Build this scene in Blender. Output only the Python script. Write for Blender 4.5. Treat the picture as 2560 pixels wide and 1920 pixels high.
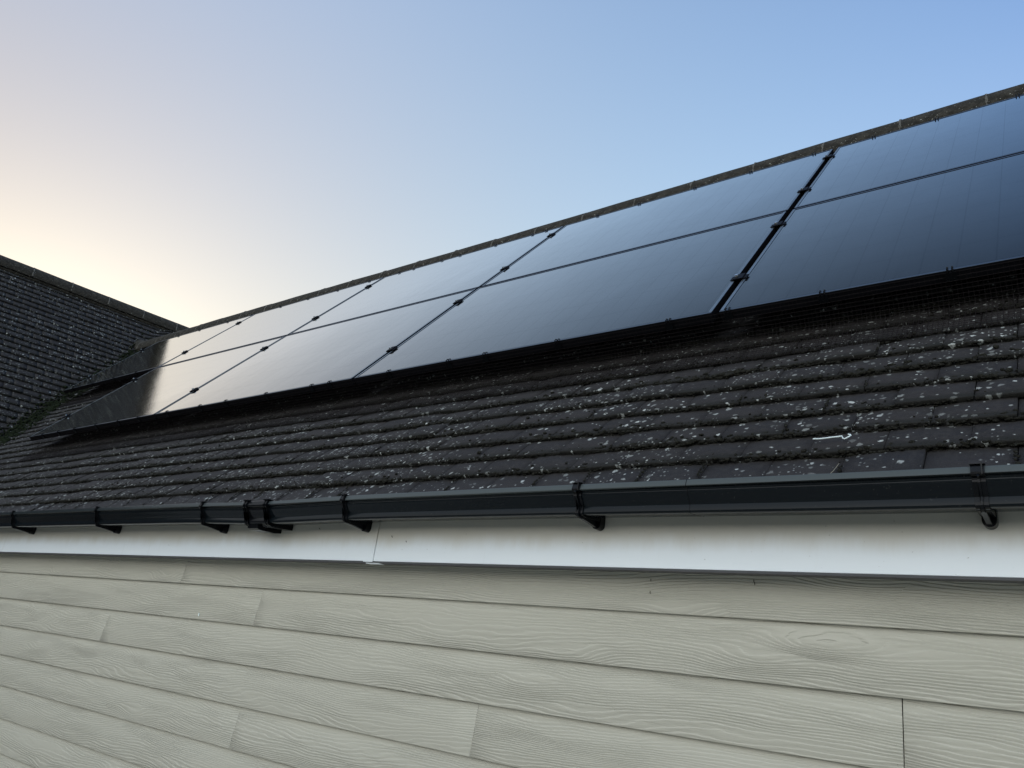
import bpy, math, random
import numpy as np
from mathutils import Vector, Matrix
random.seed(7); RNG = np.random.default_rng(7)
R = math.radians
for o in list(bpy.data.objects): bpy.data.objects.remove(o)
SC = bpy.context.scene
COL = SC.collection
ZG = 2.81                      # height of the lower edge of the solar array above the garden

# ------------------------------------------------------------------ camera
cam_d = bpy.data.cameras.new('camera'); cam = bpy.data.objects.new('camera', cam_d); COL.objects.link(cam)
cam_d.sensor_width = 36; cam_d.lens = 27.231; cam_d.clip_start = 0.02; cam_d.clip_end = 2000
ax_r = Vector((0.79637332, 0.59133042, 0.1275599)).normalized()
ax_u = Vector((0.11822424, -0.35859684, 0.92601465)).normalized()
ax_b = ax_r.cross(ax_u)
m = Matrix((ax_r, ax_u, ax_b)).transposed().to_4x4()
m.translation = Vector((2.73137, -2.15779, -1.21256 + ZG))
cam.matrix_world = m
SC.camera = cam
SC.render.resolution_x = 1024; SC.render.resolution_y = 768

# ------------------------------------------------------------------ sky, sun, exposure
SUN_EL, SUN_AZ = 5.5, math.degrees(math.atan2(-0.955, 0.30))     # azimuth from +Y towards +X (negative = left)
w = bpy.data.worlds.new('World'); SC.world = w; w.use_nodes = True
wn = w.node_tree.nodes; wl = w.node_tree.links
bg = wn['Background']
sky = wn.new('ShaderNodeTexSky'); sky.sky_type = 'NISHITA'; sky.sun_disc = False
sky.sun_elevation = R(SUN_EL); sky.sun_rotation = R(SUN_AZ)
sky.altitude = 0; sky.air_density = 1.0; sky.dust_density = 1.0; sky.ozone_density = 1.0
wl.new(sky.outputs[0], bg.inputs[0]); bg.inputs[1].default_value = 0.05
# fitted radiance over the dome on top of the physical sky, brightness added behind the viewer (x, y, z, glow round the hidden sun)
SKY_CO = [[0.2537, 0.2701, 0.1833], [0.2092, 0.2338, 0.3746], [-0.2934, -0.2317, -0.2333], [-0.2665, -0.0037, 0.2401], [0.8508, 0.9525, 1.0514], [0.0241, -0.0686, 0.1732], [-0.2209, -0.3092, -0.1464], [-0.3105, -0.4514, -0.1896], [-0.4198, -0.4231, -0.5513], [0.5921, 0.3365, 0.3426], [0.4338, 0.589, 0.5066], [0.2548, 0.1692, 0.3577], [0.1432, 0.0845, -0.1398], [0.9946, 1.033, 0.8995], [0.0749, 0.083, 0.0693]]
sdir = (math.sin(R(SUN_AZ)) * math.cos(R(SUN_EL)), math.cos(R(SUN_AZ)) * math.cos(R(SUN_EL)), math.sin(R(SUN_EL)))
def wm(op, a, b=0.0):
    x = wn.new('ShaderNodeMath'); x.operation = op
    for i, v in enumerate((a, b)):
        if isinstance(v, (int, float)): x.inputs[i].default_value = v
        else: wl.new(v, x.inputs[i])
    return x.outputs[0]
def wdot(vec, d):
    x = wn.new('ShaderNodeVectorMath'); x.operation = 'DOT_PRODUCT'; wl.new(vec, x.inputs[0]); x.inputs[1].default_value = d; return x.outputs['Value']
tc = wn.new('ShaderNodeTexCoord').outputs['Generated']
nrm = wn.new('ShaderNodeVectorMath'); nrm.operation = 'NORMALIZE'; wl.new(tc, nrm.inputs[0]); dv = nrm.outputs[0]
dx, dy, dz = wdot(dv, (1, 0, 0)), wdot(dv, (0, 1, 0)), wdot(dv, (0, 0, 1))
dz = wm('MAXIMUM', dz, 0.0)
def glow(d, k): return wm('EXPONENT', wm('MULTIPLY', wm('SUBTRACT', wdot(dv, d), 1.0), k))
terms = [None, dx, dy, dz, wm('MULTIPLY', dy, dy), wm('MULTIPLY', dz, dz), wm('MULTIPLY', dx, dy), wm('MULTIPLY', dy, dz), wm('MULTIPLY', dx, dz),
         glow(sdir, 6), glow(sdir, 30), glow((.28, -.9, .33), 2.5), glow((-.05, .33, .943), 10), glow((.2, -.98, 0), 3), glow((-.60, .25, .76), 14)]  # lobes pointing behind the viewer are added to light wall and fascia
acc = None
for t_, c_ in zip(terms, SKY_CO):
    x = wn.new('ShaderNodeVectorMath'); x.operation = 'MULTIPLY_ADD'; x.inputs[0].default_value = c_
    if t_ is None: x.inputs[1].default_value = (1, 1, 1)
    else: wl.new(t_, x.inputs[1])
    if acc is None: x.inputs[2].default_value = (0, 0, 0)
    else: wl.new(acc, x.inputs[2])
    acc = x.outputs[0]
mx = wn.new('ShaderNodeVectorMath'); mx.operation = 'MAXIMUM'; wl.new(acc, mx.inputs[0]); mx.inputs[1].default_value = (.02, .02, .02)
bg2 = wn.new('ShaderNodeBackground'); wl.new(mx.outputs[0], bg2.inputs[0]); bg2.inputs[1].default_value = 1.0
ad = wn.new('ShaderNodeAddShader'); wl.new(bg.outputs[0], ad.inputs[0]); wl.new(bg2.outputs[0], ad.inputs[1]); wl.new(ad.outputs[0], wn['World Output'].inputs[0])
sun_d = bpy.data.lights.new('sun', 'SUN'); sun_d.energy = 2.0; sun_d.angle = R(0.5); sun_d.color = (1.0, 0.78, 0.55)
sun = bpy.data.objects.new('sun', sun_d); COL.objects.link(sun)
sd = Vector((math.sin(R(SUN_AZ)) * math.cos(R(SUN_EL)), math.cos(R(SUN_AZ)) * math.cos(R(SUN_EL)), math.sin(R(SUN_EL))))
sun.rotation_euler = sd.to_track_quat('Z', 'Y').to_euler(); sun.location = (0, 0, 12)
SC.view_settings.view_transform = 'Standard'; SC.view_settings.look = 'None'
SC.view_settings.gamma = 1; SC.view_settings.exposure = 0.0

# ------------------------------------------------------------------ helpers
def tag(o, label=None, cat=None, group=None, kind=None):
    if label: o['label'] = label
    if cat: o['category'] = cat
    if group: o['group'] = group
    if kind: o['kind'] = kind
    return o
def empty(name, loc=(0, 0, 0)):
    o = bpy.data.objects.new(name, None); o.empty_display_size = 0.1; COL.objects.link(o); o.location = loc; return o
class MB:
    def __init__(s): s.v = []; s.f = []; s.uv = []; s.smooth = False
    def add(s, vs, fs, uvs=None):
        b = len(s.v); s.v += [tuple(p) for p in vs]; s.f += [tuple(i + b for i in f) for f in fs]
    def box(s, fn, x0, x1, a0, a1, b0, b1):
        """box in a local frame; fn maps (x,a,b) to world"""
        c = [fn(x, a, b) for x in (x0, x1) for a in (a0, a1) for b in (b0, b1)]
        s.add(c, [(0, 1, 3, 2), (4, 6, 7, 5), (0, 4, 5, 1), (2, 3, 7, 6), (0, 2, 6, 4), (1, 5, 7, 3)])
    def tube(s, pts, r, n=6, cap=True):
        pts = [Vector(p) for p in pts]; ring = []
        up = Vector((0.13, 0.27, 0.95))
        for i, p in enumerate(pts):
            d = (pts[min(i + 1, len(pts) - 1)] - pts[max(i - 1, 0)]).normalized()
            a = d.cross(up)
            if a.length < 1e-4: a = d.cross(Vector((1, 0, 0)))
            a.normalize(); b = d.cross(a)
            rr = r[i] if isinstance(r, (list, tuple)) else r
            ring.append([p + rr * (math.cos(t) * a + math.sin(t) * b) for t in (2 * math.pi * k / n for k in range(n))])
        vs = [q for rg in ring for q in rg]; fs = []
        for i in range(len(pts) - 1):
            for k in range(n):
                k2 = (k + 1) % n
                fs.append((i * n + k, i * n + k2, (i + 1) * n + k2, (i + 1) * n + k))
        if cap: fs += [tuple(reversed(range(n))), tuple(range((len(pts) - 1) * n, len(pts) * n))]
        s.add(vs, fs)
    def extrude(s, prof, x0, x1, closed=True, n=1, fn=None, caps=True):
        """profile of (y,z) extruded along x"""
        fn = fn or (lambda x, y, z: (x, y, z)); L = len(prof); vs = []
        for i in range(n + 1):
            x = x0 + (x1 - x0) * i / n; vs += [fn(x, y, z) for y, z in prof]
        fs = []; E = L if closed else L - 1
        for i in range(n):
            for k in range(E):
                k2 = (k + 1) % L; fs.append((i * L + k, i * L + k2, (i + 1) * L + k2, (i + 1) * L + k))
        if closed and caps: fs += [tuple(range(L)), tuple(reversed(range(n * L, (n + 1) * L)))]
        s.add(vs, fs)
    def build(s, name, mat, parent=None, loc=None, smooth=False, bevel=0, fixn=True):
        me = bpy.data.meshes.new(name); org = Vector(loc) if loc is not None else Vector((0, 0, 0))
        me.from_pydata([tuple(Vector(v) - org) for v in s.v], [], s.f)
        return link(name, me, mat, parent, org, smooth, bevel, fixn)
def link(name, me, mat, parent=None, loc=(0, 0, 0), smooth=False, bevel=0, fixn=True):
    if fixn:
        import bmesh
        bm = bmesh.new(); bm.from_mesh(me); bmesh.ops.recalc_face_normals(bm, faces=bm.faces); bm.to_mesh(me); bm.free()
    me.materials.append(mat)
    if smooth:
        me.polygons.foreach_set('use_smooth', [True] * len(me.polygons))
        me.set_sharp_from_angle(angle=R(38))
    o = bpy.data.objects.new(name, me); COL.objects.link(o)
    o.location = Vector(loc)
    if parent is not None:
        o.parent = parent; o.location = Vector(loc) - world_loc(parent)
    if bevel:
        b = o.modifiers.new('bevel', 'BEVEL'); b.width = bevel; b.segments = 2; b.limit_method = 'ANGLE'; b.angle_limit = R(40)
    return o
def world_loc(o):
    v = Vector(o.location)
    while o.parent: o = o.parent; v += Vector(o.location)
    return v
def np_mesh(name, V, F, mat, parent=None, uvs=None, smooth=False):
    """V (n,3), F (m,4) quads or (m,3); uvs dict name -> (n,2) per vertex"""
    me = bpy.data.meshes.new(name); k = F.shape[1]
    me.vertices.add(len(V)); me.vertices.foreach_set('co', V.astype(np.float32).ravel())
    me.loops.add(F.size); me.loops.foreach_set('vertex_index', F.astype(np.int32).ravel())
    me.polygons.add(len(F)); me.polygons.foreach_set('loop_start', np.arange(0, F.size, k, dtype=np.int32))
    me.update(calc_edges=True)
    if uvs:
        for nm, a in uvs.items():
            u = me.uv_layers.new(name=nm); u.data.foreach_set('uv', a[F.ravel()].astype(np.float32).ravel())
    me.validate()
    return link(name, me, mat, parent, smooth=smooth, fixn=False)

# --- node helper
class NT:
    def __init__(s, name):
        s.m = bpy.data.materials.new(name); s.m.use_nodes = True; s.n = s.m.node_tree.nodes; s.l = s.m.node_tree.links
        s.p = s.n['Principled BSDF']
    def nd(s, t, **kw):
        x = s.n.new(t)
        for k, v in kw.items():
            if k.startswith('i_'):
                key = k[2:]; key = int(key) if key.isdigit() else key
                inp = x.inputs[key]
                if hasattr(v, 'is_linked') or isinstance(v, bpy.types.NodeSocket): s.l.new(v, inp)
                else: inp.default_value = v
            else: setattr(x, k, v)
        return x
    def math(s, op, a, b=0.0, c=0.0, clamp=False):
        x = s.n.new('ShaderNodeMath'); x.operation = op; x.use_clamp = clamp
        for i, v in enumerate((a, b, c)):
            if isinstance(v, bpy.types.NodeSocket): s.l.new(v, x.inputs[i])
            else: x.inputs[i].default_value = v
        return x.outputs[0]
    def mix(s, f, a, b):
        x = s.n.new('ShaderNodeMix'); x.data_type = 'RGBA'
        for k, v in ((0, f), (6, a), (7, b)):
            if isinstance(v, bpy.types.NodeSocket): s.l.new(v, x.inputs[k])
            else: x.inputs[k].default_value = v if k == 0 else (*v, 1)[:4]
        return x.outputs[2]
    def ramp(s, v, a, b, lo=0.0, hi=1.0):
        x = s.n.new('ShaderNodeMapRange'); s.l.new(v, x.inputs[0])
        x.inputs[1].default_value = a; x.inputs[2].default_value = b; x.inputs[3].default_value = lo; x.inputs[4].default_value = hi
        x.interpolation_type = 'SMOOTHSTEP'; return x.outputs[0]
    def noise(s, vec, scale, detail=3, rough=.5, dist=0.0, dim='3D'):
        x = s.n.new('ShaderNodeTexNoise'); x.noise_dimensions = dim
        s.l.new(vec, x.inputs['Vector']); x.inputs['Scale'].default_value = scale; x.inputs['Detail'].default_value = detail
        x.inputs['Roughness'].default_value = rough; x.inputs['Distortion'].default_value = dist; return x.outputs[0]
    def mapping(s, vec, scale=(1, 1, 1), loc=(0, 0, 0)):
        x = s.n.new('ShaderNodeMapping'); s.l.new(vec, x.inputs[0]); x.inputs[3].default_value = scale; x.inputs[1].default_value = loc; return x.outputs[0]
    def bump(s, h, strength, dist, prev=None):
        x = s.n.new('ShaderNodeBump'); s.l.new(h, x.inputs['Height']); x.inputs['Strength'].default_value = strength; x.inputs['Distance'].default_value = dist
        if prev is not None: s.l.new(prev, x.inputs['Normal'])
        return x.outputs[0]
    def set(s, **kw):
        for k, v in kw.items():
            k = {'base': 'Base Color', 'rough': 'Roughness', 'metal': 'Metallic', 'normal': 'Normal', 'ior': 'IOR', 'coat': 'Coat Weight', 'coatr': 'Coat Roughness', 'spec': 'Specular IOR Level'}[k]
            if isinstance(v, bpy.types.NodeSocket): s.l.new(v, s.p.inputs[k])
            else: s.p.inputs[k].default_value = (*v, 1) if k == 'Base Color' and len(v) == 3 else v
        return s.m
    def obj(s): return s.nd('ShaderNodeTexCoord').outputs['Object']
    def uv(s, name): return s.nd('ShaderNodeUVMap', uv_map=name).outputs[0]

# ------------------------------------------------------------------ materials
def mat_tiles():
    t = NT('weathered_concrete_tile'); uv = t.uv('metres'); tl = t.uv('tile')
    sp = t.nd('ShaderNodeSeparateXYZ', i_0=tl); rnd, dist = sp.outputs[0], sp.outputs[1]
    n1 = t.noise(uv, 3.0, 4); n2 = t.noise(uv, 55, 4, .7); n3 = t.noise(uv, 260, 3, .7)
    # worn concrete: brown-grey, each tile a little different
    c = t.mix(rnd, (.0125, .0105, .0108), (.0205, .0168, .0160))
    c = t.mix(t.ramp(n2, .35, .75), c, (.029, .026, .0245))
    c = t.mix(t.ramp(n3, .58, .78, 0, .7), c, (.080, .076, .070))
    # algae film over the lower edge
    wob = t.math('ADD', dist, t.math('MULTIPLY', t.math('SUBTRACT', t.noise(uv, 60, 3, .6), .5), .028))
    film = t.ramp(wob, .012, .030, 1, 0)
    c = t.mix(t.math('MULTIPLY', film, .85), c, (.0085, .0082, .0062))
    # pale lichen discs of three sizes
    def spots(scale, r0, r1, prob, seed):
        mp = t.mapping(uv, (1, 1, 1), (seed, seed * 1.7, 0))
        dn = t.nd('ShaderNodeTexNoise', i_Vector=mp); dn.inputs['Scale'].default_value = scale * 2.2; dn.inputs['Detail'].default_value = 3
        off = t.nd('ShaderNodeVectorMath', operation='MULTIPLY_ADD', i_0=dn.outputs['Color'], i_1=(.75 / scale,) * 3, i_2=mp)
        vo = t.nd('ShaderNodeTexVoronoi', i_Vector=off.outputs[0], voronoi_dimensions='2D'); vo.inputs['Scale'].default_value = scale
        vc = t.nd('ShaderNodeSeparateColor', i_0=vo.outputs['Color'])
        rad = t.math('MULTIPLY_ADD', vc.outputs[1], r1 - r0, r0)
        d = t.math('SUBTRACT', rad, vo.outputs['Distance'])
        m_ = t.ramp(d, -.02, .10)
        dens = t.ramp(t.noise(mp, 2.6, 4, .7), .40, .64, prob * .12, prob * 2.1)
        on = t.math('LESS_THAN', vc.outputs[0], dens)
        tone = t.math('MULTIPLY_ADD', t.math('MULTIPLY', vc.outputs[2], vc.outputs[2]), .82, .18)
        return t.math('MULTIPLY', t.math('MULTIPLY', m_, on), tone)
    s1 = spots(44, .11, .38, .19, 3.1); s2 = spots(105, .14, .40, .12, 11.3); s3 = spots(27, .07, .27, .11, 23.7)
    s = t.math('MAXIMUM', s1, t.math('MAXIMUM', s2, s3))
    s = t.math('MULTIPLY', s, t.ramp(t.noise(uv, 420, 2, .6), .2, .6, .45, 1))
    lich = t.mix(t.noise(uv, 9, 2), (.36, .38, .35), (.58, .60, .57))
    c = t.mix(s, c, lich)
    # broad pale scuffs on a few tiles
    sc = t.ramp(t.noise(t.mapping(uv, (7, 18, 1)), 1.0, 5, .75, .6), .66, .76, 0, .55)
    c = t.mix(t.math('MULTIPLY', sc, t.ramp(t.noise(uv, 1.7, 1), .55, .66)), c, (.20, .20, .17))
    b = t.bump(t.math('ADD', n3, t.math('MULTIPLY', n2, 1.2)), .8, .003)
    b = t.bump(s, .4, .001, b)
    return t.set(base=c, rough=t.math('MULTIPLY_ADD', n2, .25, .68), normal=b, spec=.35)
def mat_moss(name, a, b_, c2):
    t = NT(name); o = t.obj(); n = t.noise(o, 45, 4, .7); n2 = t.noise(o, 400, 3, .7)
    c = t.mix(t.ramp(n, .35, .68), a, b_); c = t.mix(t.ramp(n2, .52, .72), c, c2)
    return t.set(base=c, rough=.95, normal=t.bump(n2, .9, .003), spec=.1)
def mat_ridge():
    t = NT('lichened_ridge_tile'); o = t.obj()
    n = t.noise(o, 30, 5, .7); n2 = t.noise(t.mapping(o, (.35, 1, 1)), 70, 4, .7); n3 = t.noise(o, 120, 2)
    c = t.mix(t.ramp(n, .35, .68), (.018, .016, .012), (.046, .041, .032))
    c = t.mix(t.ramp(n2, .55, .75), c, (.012, .011, .008))
    c = t.mix(t.ramp(n3, .68, .74), c, (.36, .36, .32))
    return t.set(base=c, rough=.85, normal=t.bump(t.math('ADD', n, n2), .8, .008), spec=.2)
def mat_mortar():
    t = NT('mortar'); o = t.obj(); n = t.noise(o, 60, 4, .7)
    return t.set(base=t.mix(n, (.05, .047, .04), (.15, .14, .12)), rough=.9, normal=t.bump(n, .9, .006))
def mat_glass():
    t = NT('dark_solar_glass'); uv = t.uv('metres'); sp = t.nd('ShaderNodeSeparateXYZ', i_0=uv)
    x, y = sp.outputs[0], sp.outputs[1]
    def lines(v, pitch, wdt, off):
        f = t.math('PINGPONG', t.math('ADD', v, off), pitch / 2)
        return t.ramp(f, wdt * .4, wdt, 1, 0)
    lx = lines(x, .0945, .0022, 0.0); ly = lines(y, .1830, .0026, 0.0); lb = lines(x, .0189 / 1.0, .0006, 0)
    g = t.math('MAXIMUM', lx, ly)
    n = t.noise(t.mapping(uv, (1, 1, 1)), 260, 2, .6); nb = t.noise(uv, 2.0, 2)
    c = t.mix(g, (.0075, .0082, .0095), (.0035, .004, .005))
    c = t.mix(t.math('MULTIPLY', lb, .25), c, (.018, .02, .026))
    c = t.mix(t.ramp(t.noise(uv, 900, 1), .76, .8, 0, .35), c, (.10, .11, .12))
    # rolled texture of the glass and slight bow of each cell row
    bow = t.math('ADD', t.math('MULTIPLY', g, -.12), t.math('MULTIPLY', n, .5))
    b = t.bump(bow, .10, .0010)
    b = t.bump(nb, .10, .010, b)
    rg = t.math('MULTIPLY_ADD', t.noise(t.mapping(uv, (3, 1.2, 1)), 3, 3), .035, .045)
    # textured, anti-reflective solar glass: little mirror head-on, almost full mirror at a glancing angle
    fr = t.nd('ShaderNodeFresnel', i_IOR=1.5); t.l.new(b, fr.inputs['Normal'])
    dust = t.ramp(t.noise(t.mapping(uv, (1.2, .5, 1)), 2.2, 5, .65), .35, .75, .97, 1.03)
    runs = t.ramp(t.noise(t.mapping(uv, (34, 1.3, 1)), 1.0, 3, .6), .62, .78, 1.0, .93)
    fac = t.math('MULTIPLY_ADD', fr.outputs[0], 3.1, -.39, clamp=True)
    fac = t.math('MULTIPLY', t.math('MULTIPLY', fac, dust), runs)
    fac = t.math('MULTIPLY', fac, t.math('MULTIPLY_ADD', g, -.11, 1.0))
    fac = t.math('MAXIMUM', t.math('MINIMUM', fac, .96), .05)
    gl = t.nd('ShaderNodeBsdfGlossy', i_Roughness=rg); t.l.new(b, gl.inputs['Normal']); gl.inputs['Color'].default_value = (1, .985, .90, 1)
    t.set(base=c, rough=.6, spec=0.0)
    ms = t.nd('ShaderNodeMixShader', i_0=fac); t.l.new(t.p.outputs[0], ms.inputs[1]); t.l.new(gl.outputs[0], ms.inputs[2])
    t.l.new(ms.outputs[0], t.n['Material Output'].inputs[0])
    return t.m
def mat_simple(name, col, rough, metal=0.0, var=.25, scale=20, bump=.2, bd=.001, **kw):
    t = NT(name); o = t.obj(); n = t.noise(o, scale, 4, .6)
    c = t.mix(n, tuple(v * (1 - var) for v in col), tuple(v * (1 + var) for v in col))
    return t.set(base=c, rough=t.math('MULTIPLY_ADD', n, .15, rough - .07), metal=metal, normal=t.bump(n, bump, bd), **kw)
def mat_gutter():
    t = NT('black_gutter_with_painted_rim_sheen'); o = t.obj(); sp = t.nd('ShaderNodeSeparateXYZ', i_0=o)
    n = t.noise(t.mapping(o, (.6, 1, 6)), 9, 4, .65); n2 = t.noise(o, 140, 2, .6)
    rim = t.ramp(sp.outputs[2], ZG - .7605, ZG - .7585)  # sky reflection on the lip painted as a pale band
    rim = t.math('MULTIPLY', rim, t.ramp(sp.outputs[0], -1.2, 1.2, .25, 1))  # painted reflection fades to the left, where the lip mirrors the wing
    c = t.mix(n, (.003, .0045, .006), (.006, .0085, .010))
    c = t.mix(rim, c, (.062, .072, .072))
    c = t.mix(t.ramp(n2, .66, .76, 0, .35), c, (.05, .05, .045))
    return t.set(base=c, rough=t.math('MULTIPLY_ADD', rim, .22, t.math('MULTIPLY_ADD', n, .12, .10)), normal=t.bump(n, .1, .003), ior=1.26)
def mat_fascia():
    t = NT('white_upvc'); o = t.obj(); sp = t.nd('ShaderNodeSeparateXYZ', i_0=o)
    n = t.noise(t.mapping(o, (1.2, 1, 5)), 6, 5, .65)
    c = t.mix(n, (.72, .765, .78), (.77, .805, .815))
    # warm brown tone towards the top: patchy, reaches a few centimetres down the board
    edge = t.math('ADD', sp.outputs[2], t.math('MULTIPLY', t.math('SUBTRACT', t.noise(t.mapping(o, (1, 1, .3)), 7, 5, .7), .5), .05))
    gr = t.ramp(edge, ZG - .888, ZG - .83, 0, .75)
    c = t.mix(gr, c, (.50, .45, .34))
    run = t.ramp(t.noise(t.mapping(o, (22, 1, 1.1)), 1.0, 3, .6), .62, .80, 0, .30)
    c = t.mix(run, c, (.50, .50, .42))
    sp2 = t.noise(t.mapping(o, (1, 1, 1)), 95, 3, .7)
    c = t.mix(t.ramp(sp2, .69, .76, 0, .6), c, (.16, .14, .10))
    return t.set(base=c, rough=.33, normal=t.bump(t.noise(o, 3, 2), .1, .004), spec=.5)
def mat_siding():
    t = NT('wood_grain_cladding'); uv = t.uv('metres'); pl = t.uv('plank')
    sp = t.nd('ShaderNodeSeparateXYZ', i_0=uv); x, z = sp.outputs[0], sp.outputs[1]
    ps = t.nd('ShaderNodeSeparateXYZ', i_0=pl); rnd = ps.outputs[0]
    cx = t.nd('ShaderNodeCombineXYZ', i_0=t.math('ADD', x, t.math('MULTIPLY', rnd, 37.0)), i_1=z, i_2=t.math('MULTIPLY', rnd, 11.0)).outputs[0]
    # heartwood field: long cathedral arches plus knots
    big = t.noise(t.mapping(cx, (1.3, 6.5, 1)), 1.0, 2, .45)
    mid = t.noise(t.mapping(cx, (7, 30, 1)), 1.0, 2, .5)
    fin = t.noise(t.mapping(cx, (22, 110, 1)), 1.0, 2, .5)
    vo = t.nd('ShaderNodeTexVoronoi', i_Vector=t.mapping(cx, (2.1, 7.5, 1)), voronoi_dimensions='2D'); vo.inputs['Scale'].default_value = 1.0
    vo.inputs['Randomness'].default_value = .9
    vcs = t.nd('ShaderNodeSeparateColor', i_0=vo.outputs['Color'])
    knot = t.math('MULTIPLY', t.ramp(vo.outputs['Distance'], 0, .34, 1, 0), t.math('GREATER_THAN', vcs.outputs[0], .6))
    f = t.math('ADD', t.math('MULTIPLY', z, 120.0), t.math('MULTIPLY', big, 16.0))
    f = t.math('ADD', f, t.math('MULTIPLY', mid, 1.8)); f = t.math('ADD', f, t.math('MULTIPLY', fin, .55))
    f = t.math('ADD', f, t.math('MULTIPLY', knot, 3.0))
    tri = t.math('PINGPONG', f, 1.0)
    saw = t.math('FRACT', f)
    h = t.math('ADD', t.math('MULTIPLY', t.ramp(saw, 0, .75), 1.0), t.math('MULTIPLY', t.ramp(saw, .78, 1.0), -1.0))
    dep = t.ramp(t.noise(t.mapping(cx, (1.8, 12, 1)), 1, 2), .3, .62, .35, 1)
    h = t.math('MULTIPLY', h, dep)
    c = t.mix(t.noise(t.mapping(cx, (1, 3, 1)), 2.5, 4, .6), (.475, .450, .368), (.512, .487, .405))
    c = t.mix(t.math('MULTIPLY', t.math('SUBTRACT', 1, h), .05), c, (.25, .235, .19))
    c = t.mix(t.ramp(t.noise(uv, 140, 2, .6), .745, .78, 0, .7), c, (.07, .055, .04))
    b = t.bump(h, 1.0, .0013); b = t.bump(t.noise(uv, 500, 2), .12, .0006, b)
    return t.set(base=c, rough=.52, normal=b, spec=.4)
M = dict(
    tile=mat_tiles(), ridge=mat_ridge(), mortar=mat_mortar(), glass=mat_glass(), fascia=mat_fascia(), siding=mat_siding(),
    moss=mat_moss('dry_moss', (.011, .0105, .008), (.024, .023, .018), (.055, .054, .045)),
    greenmoss=mat_moss('green_moss', (.006, .008, .0045), (.014, .020, .008), (.036, .046, .021)),
    frame=mat_simple('black_anodised_aluminium', (.006, .006, .0075), .5, 0, scale=40, spec=.05),
    edge=mat_simple('satin_frame_edge', (.10, .11, .12), .40, 1.0, scale=60), edge_side=mat_simple('painted_glint_frame_edge', (.24, .265, .27), .42, 1.0, scale=60),  # side members share the finish; their brighter reflection is put into the colour
    steel=mat_simple('stainless_bolt', (.62, .64, .65), .28, 1.0, scale=60),
    wire=mat_simple('black_coated_wire', (.012, .009, .0095), .5, 0, scale=200, spec=.15),
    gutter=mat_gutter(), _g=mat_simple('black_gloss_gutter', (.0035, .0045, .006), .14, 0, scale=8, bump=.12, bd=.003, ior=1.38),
    bracket=mat_simple('black_plastic_bracket', (.0035, .004, .005), .22, 0, scale=30, spec=.16),
    tie=mat_simple('white_plastic', (.72, .80, .78), .4, 0, var=.05),
    felt=mat_simple('roof_underlay', (.010, .010, .011), .9),
    brick=mat_simple('brick', (.085, .072, .062), .85, scale=6),
    soffit=mat_simple('soffit_board', (.30, .28, .24), .6, var=.08),
    twig=mat_simple('dry_twig', (.30, .27, .20), .8), dirt=mat_simple('dry_dirt', (.06, .045, .03), .9),
    drip=mat_simple('dark_drip_edge', (.055, .055, .058), .6), ground=None)  # underside strip: one even dark grey

# ------------------------------------------------------------------ geometry frame of the main roof
TH = R(49.0086); CT, ST = math.cos(TH), math.sin(TH)
def RP(x, s, n): return Vector((x, s * CT - n * ST, s * ST + n * CT + ZG))
ND = -0.120                    # tile surface below the glass plane
APEX_S = 2.62
# wing roof frame
WO = Vector((-7.06, .29, 2.50 + ZG)); WE = Vector((.174, .985, 0)).normalized()
WS = Vector((WE.y * CT, -WE.x * CT, -ST)); WN = Vector((WE.y * ST, -WE.x * ST, CT))
def WP(e, s, n): return WO + float(e) * WE + float(s) * WS + float(n) * WN
APEX = RP(0, APEX_S, ND)
def h_main(x, y):
    a = (RP(0, 0, ND)); return a.z + (y - a.y) * ST / CT
def h_wing(x, y):
    return WO.z - ((x - WO.x) * WN.x + (y - WO.y) * WN.y) / WN.z
def valley_lift(V):
    hm = h_main(V[:, 0], V[:, 1]); hw = h_wing(V[:, 0], V[:, 1])
    k = .22; d = np.abs(hm - hw); l = np.where(d < k, (k - d) ** 2 / (4 * k), 0)
    V = V.copy(); V[:, 2] += l; return V

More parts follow.
